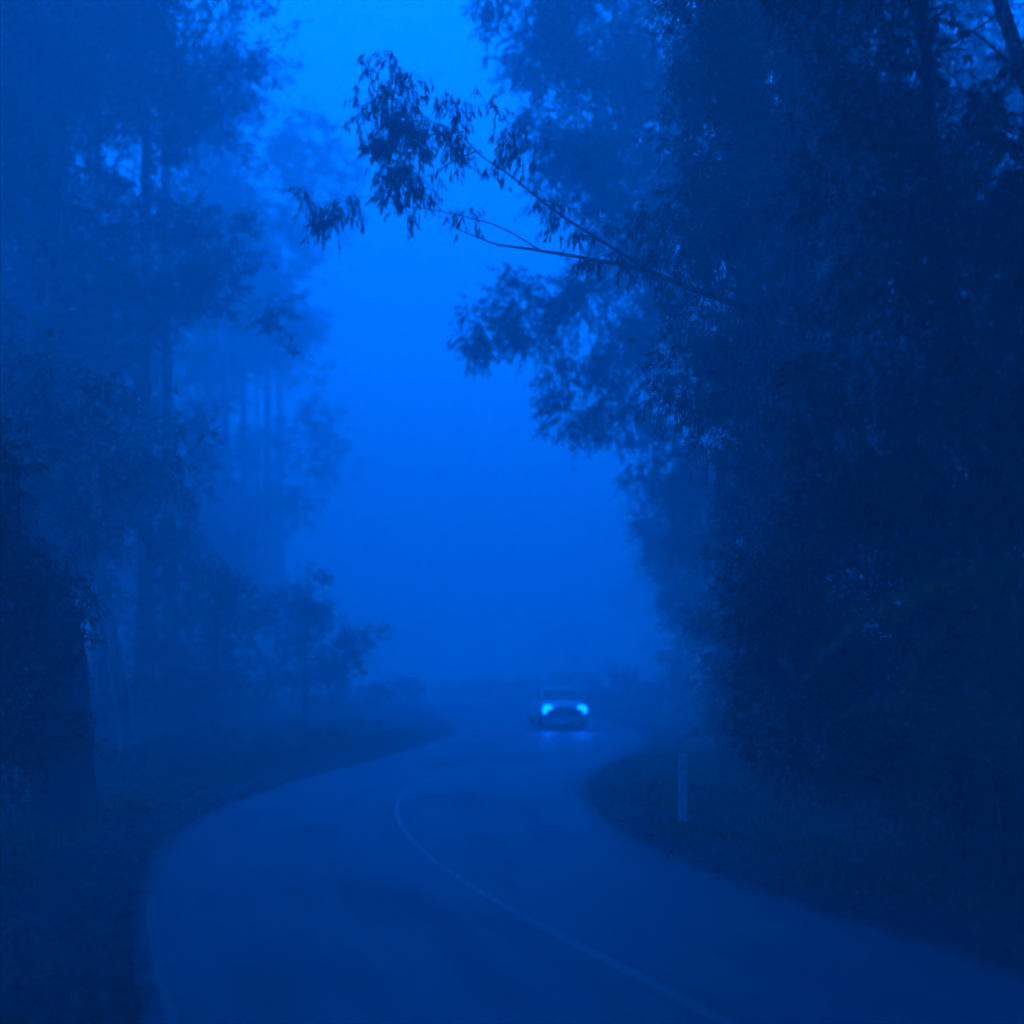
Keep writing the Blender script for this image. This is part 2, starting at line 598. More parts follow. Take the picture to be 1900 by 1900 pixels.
# ---- right hand side -------------------------------------------------------
# the gum whose long branch reaches across the road
hero_xy = (4.9, 18.0)
T = tree('gum_tree', 'dark leafy gum tree behind the near white post, its long branch reaching over the road', 'tree', hero_xy,
         [(4.8, 18.0, 3), (4.6, 17.9, 7), (4.9, 18.1, 11), (4.6, 18.2, 15)], 0.24, 0.08,
         px_clumps([(1300, 420, 17.5, 75, 80), (1340, 600, 17.6, 85, 70), (1275, 700, 17.3, 65, 45), (1420, 500, 17.8, 95, 110),
                    (1380, 300, 17.6, 90, 90), (1430, 720, 17.6, 100, 80), (1340, 800, 17.4, 70, 55), (1450, 130, 17.8, 110, 110),
                    (1400, 930, 17.4, 60, 70), (1330, 130, 18.3, 90, 80), (1520, 640, 18.2, 110, 110), (1560, 350, 18.4, 130, 130),
                    (1500, 860, 17.8, 90, 90), (1500, -80, 18.2, 150, 100), (1330, -60, 18.4, 110, 80)]),
         GL, M['bark_grey'], M['gum_leaf'], lai=5.0, droop=0.75, twig=0.45, nlimb=7, sub=22)
base = np.array(T.location)


def reach(px):
    return 17.6 + max(0.0, (1350 - px)) / 600.0 * 4.2


def hero_limb(pp, r0, r1, d):
    pts = smooth_path([at(px, py, reach(px)) for px, py, dd in pp], 28)
    pts = pts + np.cumsum(rng.normal(size=(28, 3)) * 0.012, axis=0) * np.linspace(0, 1, 28)[:, None]
    mb = MB(); mb.tube(pts - base, np.linspace(r0, r1, 28), 6, 0.06)
    return link('limb', mb.mesh('limb', M['bark_dark'], True), T)


b1 = hero_limb([(1500, 640, 18.0), (1390, 575, 17.6), (1290, 535, 17.3), (1180, 497, 17.1), (1085, 478, 17.0), (990, 463, 16.9), (925, 455, 16.8), (860, 430, 16.8), (815, 402, 16.7)], 0.055, 0.005, 0)
b2 = hero_limb([(1000, 463, 16.9), (945, 430, 16.8), (900, 412, 16.7), (850, 400, 16.6), (790, 388, 16.5), (740, 382, 16.5), (690, 370, 16.4), (630, 365, 16.3)], 0.016, 0.004, 0)
b3 = hero_limb([(1400, 580, 17.6), (1240, 520, 17.3), (1130, 455, 17.0), (1050, 405, 16.9), (985, 355, 16.8), (935, 315, 16.7), (890, 283, 16.7), (850, 240, 16.6), (790, 215, 16.6), (750, 150, 16.6)], 0.036, 0.005, 0)
b4 = hero_limb([(885, 280, 16.7), (840, 300, 16.6), (800, 330, 16.6), (770, 350, 16.6)], 0.016, 0.004, 0)
b5 = hero_limb([(860, 245, 16.6), (800, 250, 16.6), (750, 265, 16.6), (715, 300, 16.6)], 0.016, 0.004, 0)
b6 = hero_limb([(815, 330, 16.6), (813, 360, 16.6), (815, 395, 16.6), (816, 440, 16.6)], 0.005, 0.003, 0)

# hanging leaf sprays on that branch, each a part of its own
sprays = [(740, 95, 20, 22, 0.5), (745, 130, 28, 32, 0.9), (698, 135, 18, 28, 0.8), (715, 160, 22, 20, 0.6), (800, 145, 20, 26, 0.5),
          (748, 180, 42, 38, 1.3), (690, 215, 18, 40, 0.9), (725, 225, 35, 40, 1.3), (770, 225, 40, 40, 1.4), (740, 275, 42, 40, 1.8),
          (775, 280, 36, 38, 1.6), (715, 295, 22, 34, 1.2), (760, 325, 45, 32, 1.7), (800, 330, 22, 28, 1.2), (735, 345, 24, 22, 1.0),
          (785, 355, 25, 18, 1.0), (845, 190, 28, 26, 0.9), (862, 230, 26, 28, 1.4), (835, 255, 26, 24, 1.3), (875, 265, 22, 24, 1.4),
          (858, 300, 18, 24, 1.2), (905, 195, 28, 26, 0.7), (925, 265, 22, 30, 1.0), (955, 270, 30, 22, 1.2), (985, 275, 24, 24, 0.9),
          (915, 320, 16, 16, 0.9), (868, 392, 16, 16, 0.9), (890, 400, 8, 12, 0.8), (765, 398, 18, 18, 1.0), (680, 380, 22, 22, 0.7),
          (585, 372, 22, 28, 1.2), (612, 385, 26, 26, 1.5), (645, 405, 20, 24, 1.4), (655, 375, 20, 20, 0.8), (1085, 490, 20, 18, 1.2),
          (1040, 420, 22, 24, 0.9), (1010, 375, 26, 24, 0.8), (1130, 470, 30, 26, 1.1), (1190, 440, 40, 40, 1.2), (1200, 520, 45, 35, 1.2),
          (1100, 420, 30, 30, 0.9)]
for px, py, rx, ry, den in sprays:
    dd = reach(px) + rng.uniform(-0.3, 0.3)
    c = at(px - (14 if px < 900 else 0), py, dd); s = dd / FPX
    r = (rx * s * 1.1, max(rx, 18) * s, ry * s)
    P, D, tn, tw = clump_leaves(c, r, 0.185, 0.036, lai=den * 1.7, droop=1.15, twig=0.30, sub=5, per=7)
    n = len(P)
    V, Qd = leaf_quads(P - base, D, 0.185 * rng.uniform(0.6, 1.25, n), 0.036 * rng.uniform(0.7, 1.15, n))
    mb = MB(); mb.add(V, Qd)
    tint = list(tn)
    for st, td, tl in zip(*tw):
        n0 = len(mb.Q)
        mb.tube(np.array([c * 0.85 + st * 0.15, st, st + td * tl]) - base, [0.004, 0.0035, 0.002], 3)
        tint += [0.05] * len(mb.Q[-1])
    link('leaf_spray', mesh_np('leaf_spray', np.concatenate(mb.V), np.concatenate(mb.Q), M['gum_leaf'], False, face_attr={'tint': np.array(tint)}), T)

# pale misty gum behind it
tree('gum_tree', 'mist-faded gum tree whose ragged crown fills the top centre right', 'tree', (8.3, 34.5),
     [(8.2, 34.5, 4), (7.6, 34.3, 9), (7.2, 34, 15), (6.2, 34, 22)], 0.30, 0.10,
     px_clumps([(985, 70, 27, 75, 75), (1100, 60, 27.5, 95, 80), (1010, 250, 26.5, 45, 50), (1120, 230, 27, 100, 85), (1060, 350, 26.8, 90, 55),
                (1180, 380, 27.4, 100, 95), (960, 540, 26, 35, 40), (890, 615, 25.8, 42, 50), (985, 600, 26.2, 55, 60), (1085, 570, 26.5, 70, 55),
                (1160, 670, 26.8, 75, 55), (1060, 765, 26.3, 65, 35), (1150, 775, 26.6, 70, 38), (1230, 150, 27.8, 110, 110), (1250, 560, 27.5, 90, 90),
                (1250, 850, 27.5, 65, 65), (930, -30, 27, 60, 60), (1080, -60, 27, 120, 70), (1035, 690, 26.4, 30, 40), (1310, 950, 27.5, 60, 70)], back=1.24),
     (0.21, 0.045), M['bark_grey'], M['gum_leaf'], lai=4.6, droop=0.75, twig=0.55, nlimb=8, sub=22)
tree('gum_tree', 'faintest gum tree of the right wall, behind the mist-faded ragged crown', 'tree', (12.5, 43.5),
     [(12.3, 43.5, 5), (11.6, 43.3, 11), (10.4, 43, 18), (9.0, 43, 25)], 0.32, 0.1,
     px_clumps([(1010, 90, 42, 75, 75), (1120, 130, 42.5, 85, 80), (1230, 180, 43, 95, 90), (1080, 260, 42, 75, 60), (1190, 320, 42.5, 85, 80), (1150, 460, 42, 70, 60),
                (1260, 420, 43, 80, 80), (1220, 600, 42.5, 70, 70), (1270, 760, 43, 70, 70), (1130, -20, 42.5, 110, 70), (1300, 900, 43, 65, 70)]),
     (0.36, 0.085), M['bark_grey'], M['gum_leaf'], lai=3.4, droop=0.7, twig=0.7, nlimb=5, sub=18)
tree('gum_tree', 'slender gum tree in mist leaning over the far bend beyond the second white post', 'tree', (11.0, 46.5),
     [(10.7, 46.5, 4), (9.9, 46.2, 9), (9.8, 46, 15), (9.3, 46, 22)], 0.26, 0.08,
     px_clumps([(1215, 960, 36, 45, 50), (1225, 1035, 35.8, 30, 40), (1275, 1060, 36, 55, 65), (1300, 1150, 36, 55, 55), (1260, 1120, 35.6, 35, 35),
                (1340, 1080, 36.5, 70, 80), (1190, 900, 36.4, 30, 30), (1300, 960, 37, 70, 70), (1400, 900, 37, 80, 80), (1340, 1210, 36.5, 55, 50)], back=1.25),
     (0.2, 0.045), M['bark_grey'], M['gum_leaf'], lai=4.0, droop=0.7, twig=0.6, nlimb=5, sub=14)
tree('gum_tree', 'broad dark gum tree closing the view behind the branch-bearing gum', 'tree', (9.6, 25.0),
     [(9.5, 25, 4), (9.2, 25, 9), (9.0, 25, 14), (8.6, 25, 19)], 0.3, 0.1,
     px_clumps([(1320, 60, 24, 100, 100), (1460, 80, 24.3, 110, 100), (1600, 120, 24.5, 110, 100), (1330, 260, 24, 90, 90), (1470, 290, 24.4, 110, 100), (1620, 320, 24.6, 110, 110),
                (1780, 330, 24.6, 110, 100), (1380, 460, 24, 90, 90), (1540, 500, 24.4, 110, 100), (1700, 530, 24.6, 110, 110), (1860, 560, 24.6, 110, 110), (1420, 660, 24, 100, 90),
                (1580, 700, 24.4, 110, 100), (1740, 740, 24.6, 120, 110), (1460, 840, 24, 100, 90), (1620, 900, 24.2, 120, 100), (1400, 1000, 23.6, 70, 70), (1880, 820, 24.5, 110, 130), (1390, 165, 23.6, 80, 80), (1440, 235, 23.8, 80, 80), (1400, 345, 23.6, 80, 80), (1470, 20, 24, 90, 80), (1550, 230, 24, 90, 90), (1560, 40, 24, 100, 80)]),
     (0.26, 0.065), M['bark_dark'], M['gum_leaf'], lai=4.6, droop=0.6, twig=0.6, nlimb=5, sub=18)
# near dark trees on the right
tree('gum_tree', 'dark gum tree with upright trunk nearest the right edge of the frame', 'tree', (5.0, 10.8),
     [(4.7, 10.7, 3), (4.15, 10.5, 5.8), (3.9, 10.4, 8.2), (3.6, 10.4, 11.5)], 0.10, 0.045,
     px_clumps([(1640, 330, 12.4, 140, 150), (1660, 600, 12.0, 150, 120), (1800, 560, 11.8, 150, 150), (1600, 840, 12.0, 130, 110), (1790, 830, 11.6, 150, 120),
                (1640, 120, 12.6, 120, 110), (1830, 310, 12.2, 120, 130), (1970, 600, 11.5, 130, 200), (1560, 1000, 12.2, 100, 90), (1980, 300, 12, 120, 160),
                (1500, 740, 12.4, 70, 70), (1600, -60, 12.8, 150, 90), (1960, 900, 11.4, 120, 130)], back=0.85),
     (0.11, 0.023), M['bark_dark'], M['gum_leaf'], lai=4.6, droop=0.6, twig=0.35, nlimb=7, sub=26)
tree('bare_tree', 'bare leaning trunks crossing the gap of sky in the top right corner', 'tree', (9.3, 14.5),
     [(8.4, 14.3, 5.0), (6.9, 14.1, 8.9), (6.0, 14.0, 11.4), (5.3, 14, 13.5)], 0.11, 0.07, [], GL, M['bark_dark'], M['gum_leaf'])
bt = bpy.data.objects['bare_tree']
limb(bt, (7.05, 14.1, 8.5), (5.35, 13.9, 12.6), 0.05, 0.02, M['bark_dark'], mids=[(6.5, 14.0, 9.9), (5.9, 13.9, 11.2)])
limb(bt, (6.5, 14.1, 9.9), (5.2, 13.8, 10.4), 0.02, 0.004, M['bark_dark'])
limb(bt, (6.2, 14.0, 10.6), (5.3, 13.8, 9.6), 0.015, 0.004, M['bark_dark'])
tree('sapling', 'thin pale leaning sapling trunk at the right edge above the fern fronds', 'sapling', (4.75, 9.4),
     [(4.45, 9.4, 3.2), (4.15, 9.4, 4.1), (3.95, 9.4, 5.2)], 0.032, 0.015,
     px_clumps([(1770, 720, 9.4, 60, 60), (1840, 640, 9.3, 70, 60)]), (0.09, 0.018), M['bark_grey'], M['gum_leaf'], lai=3.5, nlimb=2)
tree('gum_tree', 'dark foliage at the extreme right edge, from a tall gum added for its shade', 'tree', (8.6, 7.5),
     [(8.4, 7.5, 4), (8.0, 7.4, 8), (7.4, 7.2, 12), (6.8, 7.6, 16.5)], 0.26, 0.1,
     px_clumps([(1960, 420, 9.5, 110, 120), (1980, 760, 9, 110, 110), (1960, 150, 9.8, 130, 120)]),
     (0.13, 0.028), M['bark_dark'], M['gum_leaf'], lai=3.8, droop=0.6, twig=0.4, nlimb=3, sub=18, shade_canopy=[  # roof and wall clumps added out of view to shade the near mist
         ((x_, y_, z_), (2.7, 2.9, 1.5)) for x_, y_, z_ in
         [(2.2, 2.0, 12.6), (6.0, 2.0, 12.4), (9.6, 2.0, 11.5), (2.2, 7.0, 13.0), (6.0, 7.0, 12.8), (9.6, 7.0, 12.0), (2.6, 12.0, 15.4), (6.4, 12.0, 15.2), (9.8, 12.0, 14.2), (4.6, 16.2, 17.6)]] + [
         ((x_, y_, z_), (2.0, 3.0, 2.6)) for x_, y_, z_ in
         [(10.4, 0.5, 5.5), (10.2, 5.0, 6.0), (10.6, 9.5, 8.0), (10.2, 1.0, 9.5), (10.4, 6.0, 9.8)]])
# wattles: dense dark understorey on the right bank
wl_ = (0.105, 0.022)
tree('wattle_tree', 'dense dark wattle on the bank behind the near white post', 'tree', (5.2, 12.5),
     [(5.0, 12.5, 2), (4.9, 12.4, 3.6), (4.7, 12.4, 5.4)], 0.12, 0.05,
     px_clumps([(1480, 1060, 15, 110, 110), (1610, 1120, 15, 140, 140), (1500, 1230, 14.6, 100, 100), (1650, 1300, 14.4, 130, 110), (1760, 1080, 15, 140, 160),
                (1560, 1380, 14.0, 110, 80), (1420, 1130, 15.2, 60, 80), (1880, 1200, 14.5, 140, 180), (1440, 1340, 14.2, 60, 70), (1900, 950, 15, 140, 120),
                (1700, 930, 15.2, 130, 100), (1750, 1420, 13.4, 120, 70)], back=0.82),
     wl_, M['bark_dark'], M['wattle_leaf'], lai=4.6, droop=0.35, twig=0.4, nlimb=5, sub=26)
tree('wattle_tree', 'feathery wattle between the near white post and the second white post', 'tree', (6.9, 23.5),
     [(6.6, 23.4, 2), (6.4, 23.3, 4), (6.3, 23.2, 6)], 0.11, 0.04,
     px_clumps([(1400, 1180, 22.5, 70, 60), (1350, 1250, 22.2, 60, 50), (1430, 1280, 22, 70, 60), (1360, 1330, 21.8, 50, 45), (1470, 1120, 23, 80, 80),
                (1330, 1130, 22.8, 40, 45), (1420, 1390, 21, 60, 40), (1520, 1300, 22, 80, 90), (1400, 1030, 23.2, 70, 70)]),
     (0.12, 0.024), M['bark_dark'], M['wattle_leaf'], lai=4.5, droop=0.5, twig=0.5, nlimb=4, sub=18)

# ---- left hand side --------------------------------------------------------
tree('gum_tree', 'massive dark trunked gum tree nearest on the left', 'tree', (-6.75, 16.6),
     [(-7.0, 16.8, 3), (-8.6, 17.4, 6.4), (-11.0, 19.0, 11), (-12.5, 21, 17)], 0.40, 0.10,
     px_clumps([(40, 800, 21, 70, 100), (10, 1000, 20, 60, 100), (110, 720, 21.5, 80, 70), (120, 860, 21, 90, 80), (90, 1000, 20.5, 90, 80), (0, 1180, 19.5, 60, 120)]),
     (0.17, 0.036), M['bark_dark'], M['gum_leaf'], lai=2.6, droop=0.55, twig=0.5, nlimb=3, flare=0.35, sub=12)
Lt = tree('gum_tree', 'misty gum tree reaching in from the upper left with long drooping boughs', 'tree', (-19.8, 34.2),
     [(-19.9, 34.2, 4), (-19.7, 34.2, 10), (-19.2, 34.3, 17), (-18.5, 34.3, 24)], 0.40, 0.12,
     px_clumps([(330, 505, 28, 100, 50), (420, 540, 27.8, 80, 35), (500, 585, 27.6, 40, 32), (540, 630, 27.5, 16, 18), (250, 560, 28, 90, 35), (110, 560, 28.4, 90, 45),
                (150, 225, 28.5, 100, 70), (260, 230, 28.2, 70, 30), (320, 255, 28, 25, 20), (50, 300, 28.8, 80, 80), (40, 440, 28.6, 60, 60),
                (420, 440, 28, 70, 50), (330, 410, 28.2, 60, 50), (60, 60, 29, 120, 90), (-60, 500, 28.8, 90, 150), (200, 70, 29, 90, 70)], back=1.2),
     (0.25, 0.055), M['bark_dark'], M['gum_leaf'], lai=2.5, droop=0.55, twig=0.55, nlimb=0, flare=0.6, sub=14)



def px_limb(tree_, pp, r0, r1, mat):
    bs = np.array(tree_.location)
    pts = smooth_path([at(p[0], p[1], p[2] * 1.68) for p in pp], 24)
    mb = MB(); mb.tube(pts - bs, np.linspace(r0, r1, 24), 6, 0.05)
    return link('limb', mb.mesh('limb', mat, True), tree_)


px_limb(Lt, [(-150, 700, 18.0), (-40, 650, 19.2), (60, 632, 20.4), (120, 625, 20.4), (210, 612, 20), (290, 592, 19.9), (370, 560, 19.8), (450, 560, 19.7), (540, 630, 19.5)], 0.10, 0.008, M['bark_dark'])
px_limb(Lt, [(-120, 820, 18.0), (0, 740, 19.5), (100, 680, 20.4), (150, 650, 20.2), (230, 635, 20), (330, 655, 19.9), (400, 650, 19.8)], 0.05, 0.006, M['bark_dark'])
px_limb(Lt, [(-150, 300, 19.0), (-40, 230, 20), (50, 205, 20.6), (150, 210, 20.4), (250, 225, 20.2), (330, 250, 20)], 0.06, 0.008, M['bark_dark'])

tree('blackwood_tree', 'dark foliage of the blackwood filling the extreme left edge', 'tree', (-7.6, 13.2),
     [(-7.6, 13.2, 3), (-7.4, 13.0, 7), (-6.8, 12.6, 11), (-6.0, 12, 16.5)], 0.26, 0.1,
     px_clumps([(-30, 1120, 12.2, 80, 110), (-20, 1300, 12.0, 80, 110), (0, 1420, 12.4, 55, 60), (-50, 900, 12.4, 90, 120), (50, 1200, 13.5, 65, 90), (60, 1330, 13.6, 70, 90), (110, 1130, 14.2, 60, 70), (20, 1040, 13, 60, 80)]),
     (0.10, 0.028), M['bark_dark'], M['wattle_leaf'], lai=4.6, droop=0.4, twig=0.35, nlimb=3, sub=22, shade_canopy=[  # unseen overhead and side foliage added to keep light off the near mist
         ((x_, y_, z_), (2.7, 2.9, 1.5)) for x_, y_, z_ in
         [(-1.6, 2.0, 12.8), (-5.2, 2.0, 12.4), (-8.8, 3.0, 11.5), (-1.6, 7.0, 13.2), (-5.2, 7.0, 12.8), (-8.8, 8.0, 11.8), (-1.2, 12.0, 15.6), (-4.8, 12.0, 15.2), (-8.4, 12.5, 13.6), (-4.0, 16.4, 17.6), (0.2, 16.4, 18.0)]] + [
         ((x_, y_, z_), (2.0, 3.0, 2.6)) for x_, y_, z_ in
         [(-9.6, 1.0, 3.4), (-9.8, 6.0, 3.6), (-10.0, 10.5, 4.0), (-9.6, 1.0, 7.8), (-9.8, 6.0, 8.0), (-10.4, 11.0, 8.4)]])
tree('stump_tree', 'pale patchy leaning trunk beside the massive dark trunk on the left', 'tree', (-8.2, 23.6),
     [at(222, 1260, 23.6), at(203, 1160, 23.6), at(185, 1020, 23.7), at(170, 800, 24)], 0.17, 0.09, [], GL, M['bark_pale'], M['gum_leaf'])
tree('understorey_tree', 'dark rounded understorey tree behind the massive left trunk', 'tree', (-12.3, 33.0),
     [(-12.3, 33.0, 2.5), (-12.2, 32.9, 5.4), (-12.2, 32.8, 8)], 0.16, 0.06,
     px_clumps([(235, 880, 27, 90, 45), (150, 950, 27.4, 110, 75), (285, 960, 27, 65, 80), (70, 1000, 27.6, 100, 120), (210, 1050, 27.2, 70, 40),
                (130, 1090, 27, 90, 90), (340, 1040, 26.8, 50, 45), (40, 1250, 26, 100, 150), (120, 1330, 25, 80, 80)], back=1.2),
     (0.19, 0.04), M['bark_dark'], M['wattle_leaf'], lai=2.6, droop=0.3, twig=0.5, nlimb=5, sub=16)
tree('understorey_tree', 'dark bushy understorey tree standing before the row of pale trunks', 'tree', (-9.5, 35.0),
     [(-9.5, 35.0, 1.8), (-9.4, 34.9, 3.6), (-9.3, 34.9, 5.6)], 0.13, 0.05,
     px_clumps([(400, 1110, 30, 60, 70), (430, 1170, 29.8, 42, 50), (360, 1180, 30, 60, 70), (390, 1260, 29.8, 70, 55), (320, 1250, 30, 60, 70),
                (455, 1110, 29.6, 22, 22), (290, 1160, 30.4, 40, 60)], back=1.15),
     (0.19, 0.04), M['bark_dark'], M['wattle_leaf'], lai=2.6, droop=0.3, twig=0.5, nlimb=4, sub=16)
tree('understorey_tree', 'paler misty understorey tree at the inside of the bend on the left', 'tree', (-8.0, 42.5),
     [(-8.0, 42.5, 1.8), (-8.0, 42.4, 3.2), (-7.9, 42.4, 4.4)], 0.12, 0.05,
     px_clumps([(540, 1150, 42, 55, 60), (600, 1190, 41.6, 55, 45), (660, 1195, 41.2, 30, 22), (690, 1180, 41, 20, 18), (560, 1250, 41.5, 75, 45), (640, 1240, 41, 40, 28),
                (590, 1110, 42, 35, 40)]),
     (0.18, 0.04), M['bark_dark'], M['wattle_leaf'], lai=2.8, droop=0.3, twig=0.5, nlimb=4, sub=14)

ash = [  # px at the base, distance, radius, lean px at the top, label
    (40, 34, 0.30, 10, 'tall straight ash trunk second from the left edge in mist', [(60, 120, 90, 80), (-40, 260, 90, 90)]),
    (98, 40, 0.32, 15, 'tall ash trunk with a pale streak left of the understorey tree', [(140, 330, 80, 60), (60, 200, 90, 70), (180, 150, 80, 70)]),
    (185, 46, 0.30, -5, 'tall ash trunk rising out of the dark rounded understorey tree', [(230, 60, 110, 70), (250, 380, 80, 50)]),
    (268, 38, 0.27, 5, 'pale ash trunk just right of the pale patchy leaning trunk', [(330, 130, 100, 80), (300, 330, 70, 40)]),
    (312, 44, 0.30, -8, 'tall ash trunk above the dark bushy understorey tree', [(400, 210, 80, 60), (340, -20, 110, 60)]),
    (418, 56, 0.42, 0, 'ash trunk with a bright left edge, third from the open road', [(440, 330, 90, 60), (480, 150, 70, 60)]),
    (452, 66, 0.42, 0, 'faint ash trunk second from the open road', [(500, 440, 60, 40), (560, 260, 70, 50)]),
    (494, 66, 0.40, 4, 'pale ash trunk standing at the back of the grassy bend', [(560, 330, 80, 60), (610, 400, 50, 35), (520, 470, 70, 50)]),
    (522, 72, 0.36, -4, 'slim dark ash trunk nearest to the open road on the left', [(600, 300, 70, 50), (640, 380, 35, 30)]),
]
for px, d, r, lean, lab, cl in ash:
    k_ = 0.95 if px < 320 else 1.2
    d *= k_; r *= k_
    x = (px - 950) / FPX * d
    zt = 32.0
    cl = cl + [(min(px + rng.uniform(-140, 30), 400), rng.uniform(0, 950), rng.uniform(50, 95), rng.uniform(40, 80)) for _ in range(9 if px < 400 else 4)]
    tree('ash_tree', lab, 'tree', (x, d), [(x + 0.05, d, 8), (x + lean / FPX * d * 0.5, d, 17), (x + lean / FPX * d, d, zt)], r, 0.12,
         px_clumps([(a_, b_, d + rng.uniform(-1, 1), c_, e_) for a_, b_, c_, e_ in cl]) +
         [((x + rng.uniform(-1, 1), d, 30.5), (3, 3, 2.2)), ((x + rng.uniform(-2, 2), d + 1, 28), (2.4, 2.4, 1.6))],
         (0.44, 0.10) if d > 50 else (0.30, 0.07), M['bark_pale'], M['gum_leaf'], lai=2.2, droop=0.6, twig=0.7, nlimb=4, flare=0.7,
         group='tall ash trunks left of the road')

# ---- gum trees added unseen behind the camera to darken the near mist
for x, y, h, lab in [(-4.6, -4.5, 16, 'unseen broad gum tree added for shade on the left verge behind the camera'), (12.2, -3.5, 17, 'unseen broad gum tree added for shade on the right bank behind the camera')]:
    g0 = lz(x, y)
    cl = [((x + dx, y - 1.5, g0 + h * q), (2.8, 2.6, 2.0)) for q in (0.2, 0.46, 0.72) for dx in (-3.2, 0.4, 4.0)] + [((x + dx, y + 1.5, g0 + h * 0.8), (2.8, 3.0, 1.6)) for dx in (-3.5, 0.5, 4.5)]
    tree('gum_tree', lab, 'tree', (x, y), [(x, y, g0 + h * 0.3), (x + 0.3, y, g0 + h * 0.6), (x, y, g0 + h * 0.95)], 0.28, 0.08, cl,
         (0.7, 0.2), M['bark_dark'], M['gum_leaf'], lai=4.2, droop=0.5, twig=0.7, nlimb=5, sub=14, group='trees added behind the camera for shade')

# ---- far trees swallowed by the mist --------------------------------------
FAR_A = 'tall misty forest tree standing behind the ash trunks on the left'
FAR_B = 'low far tree almost lost in the mist beyond the car'
FAR_C = 'misty roadside tree behind the gums on the right of the road'
far = [(-30, 68, 31, FAR_A), (-25, 72, 31, FAR_A), (-21.6, 66, 30, FAR_A), (-22.5, 80, 30, FAR_A), (-33, 60, 31, FAR_A), (-19.5, 83, 29, FAR_A),
       (-18, 38, 29, FAR_A), (-24, 50, 31, FAR_A), (-15.5, 29, 26, FAR_A),
       (-27, 150, 12, FAR_B), (8, 168, 11, FAR_B), (17, 150, 14, FAR_B),
       (13, 62, 20, FAR_C), (15, 78, 20, FAR_C), (17, 104, 17, FAR_C), (14, 33, 22, FAR_C)]
for i, (x, y, h, lab) in enumerate(far):
    cl = []
    g0 = lz(x, y)
    low = lab == FAR_B
    for k in range(9 if not low else 8):
        zz = h * rng.uniform(0.12 if h > 16 else 0.05, 1.0)
        rr = min(h, 26) * rng.uniform(0.09, 0.14) * (1.7 if low else 1.15)
        cl.append(((x + rng.normal() * min(h, 24) * (0.2 if low else 0.11), y + rng.normal() * min(h, 24) * 0.08, g0 + zz), (rr, rr, rr * 0.8)))
    tree('forest_tree', lab, 'tree', (x, y), [(x, y, h * 0.3 + g0), (x + 0.3, y, h * 0.6 + g0), (x, y, h * 0.95 + g0)], 0.010 * h, 0.06, cl,
         (0.56, 0.135) if y > 45 else (0.32, 0.075), M['bark_dark'], M['gum_leaf'], lai=2.2, droop=0.5, twig=0.9, nlimb=3, group={FAR_A: 'forest behind the ash trunks', FAR_B: 'far trees beyond the car', FAR_C: 'trees behind the right gums'}[lab])

# ------------------------------------------------------------------ ferns
def frond_mesh(name, L=1.7, pairs=26, width=0.42, arch=0.5, seed=0):
    """arching frond along +x with paired pinnae, each pinna two leaf blades"""
    r_ = np.random.default_rng(seed)
    u = np.linspace(0, 1, 16)
    rx = L * u * (1 - 0.12 * u); rz = L * (0.42 * u - (0.42 + arch) * u ** 2)
    ry = 0.06 * L * np.sin(u * 2.2 + seed)
    path = np.stack([rx, ry, rz], 1)
    mb = MB()
    mb.tube(path, np.linspace(0.014, 0.003, 16), 4)
    tint = [0.1] * len(mb.Q[-1])
    P, D, Ls = [], [], []
    for k in range(pairs):
        s = 0.12 + 0.87 * k / (pairs - 1)
        p = np.array([np.interp(s, u, path[:, j]) for j in range(3)])
        tg = np.array([np.interp(min(1, s + 0.04), u, path[:, j]) for j in range(3)]) - p
        tg = tg / (np.linalg.norm(tg) + 1e-9)
        ln = width * math.sin(math.pi * min(1, s ** 0.75 * 0.97 + 0.03)) ** 0.8 + 0.03
        for sg in (-1, 1):
            d = np.array([0, sg, 0]) * 1.0 + tg * 0.45 + np.array([0, 0, -0.30]) + r_.normal(size=3) * 0.07
            d /= np.linalg.norm(d)
            m = max(2, int(ln / 0.07))
            for q in range(m):                       # leaflets along each pinna
                pp = p + d * ln * (q + 0.3) / m
                for s2 in (-1, 1):
                    dd = d * 0.6 + tg * 0.75 * s2 + np.array([0, 0, -0.1])
                    P.append(pp); D.append(dd / np.linalg.norm(dd)); Ls.append((0.35 + 0.65 * (1 - q / m)) * 0.085)
    P, D, Ls = np.array(P), np.array(D), np.array(Ls)
    n = len(P)
    side = unit(np.cross(D, np.array([0, 0, 1.0]) + r_.normal(size=(n, 3)) * 0.25))
    mid = P + D * Ls[:, None] * 0.4
    W = 0.021
    V = np.stack([P, mid + side * W, P + D * Ls[:, None], mid - side * W], 1).reshape(-1, 3)
    mb.add(V, np.arange(n * 4).reshape(n, 4))
    tint += list(r_.uniform(0.2, 1, n))
    return mesh_np(name, np.concatenate(mb.V), np.concatenate(mb.Q), M['fern_leaf'], False, face_attr={'tint': np.array(tint)})


FRONDS = [frond_mesh('frond', 1.9, 28, 0.42, 0.45, 1), frond_mesh('frond', 1.7, 26, 0.38, 0.7, 2), frond_mesh('frond', 2.1, 30, 0.45, 0.9, 3)]


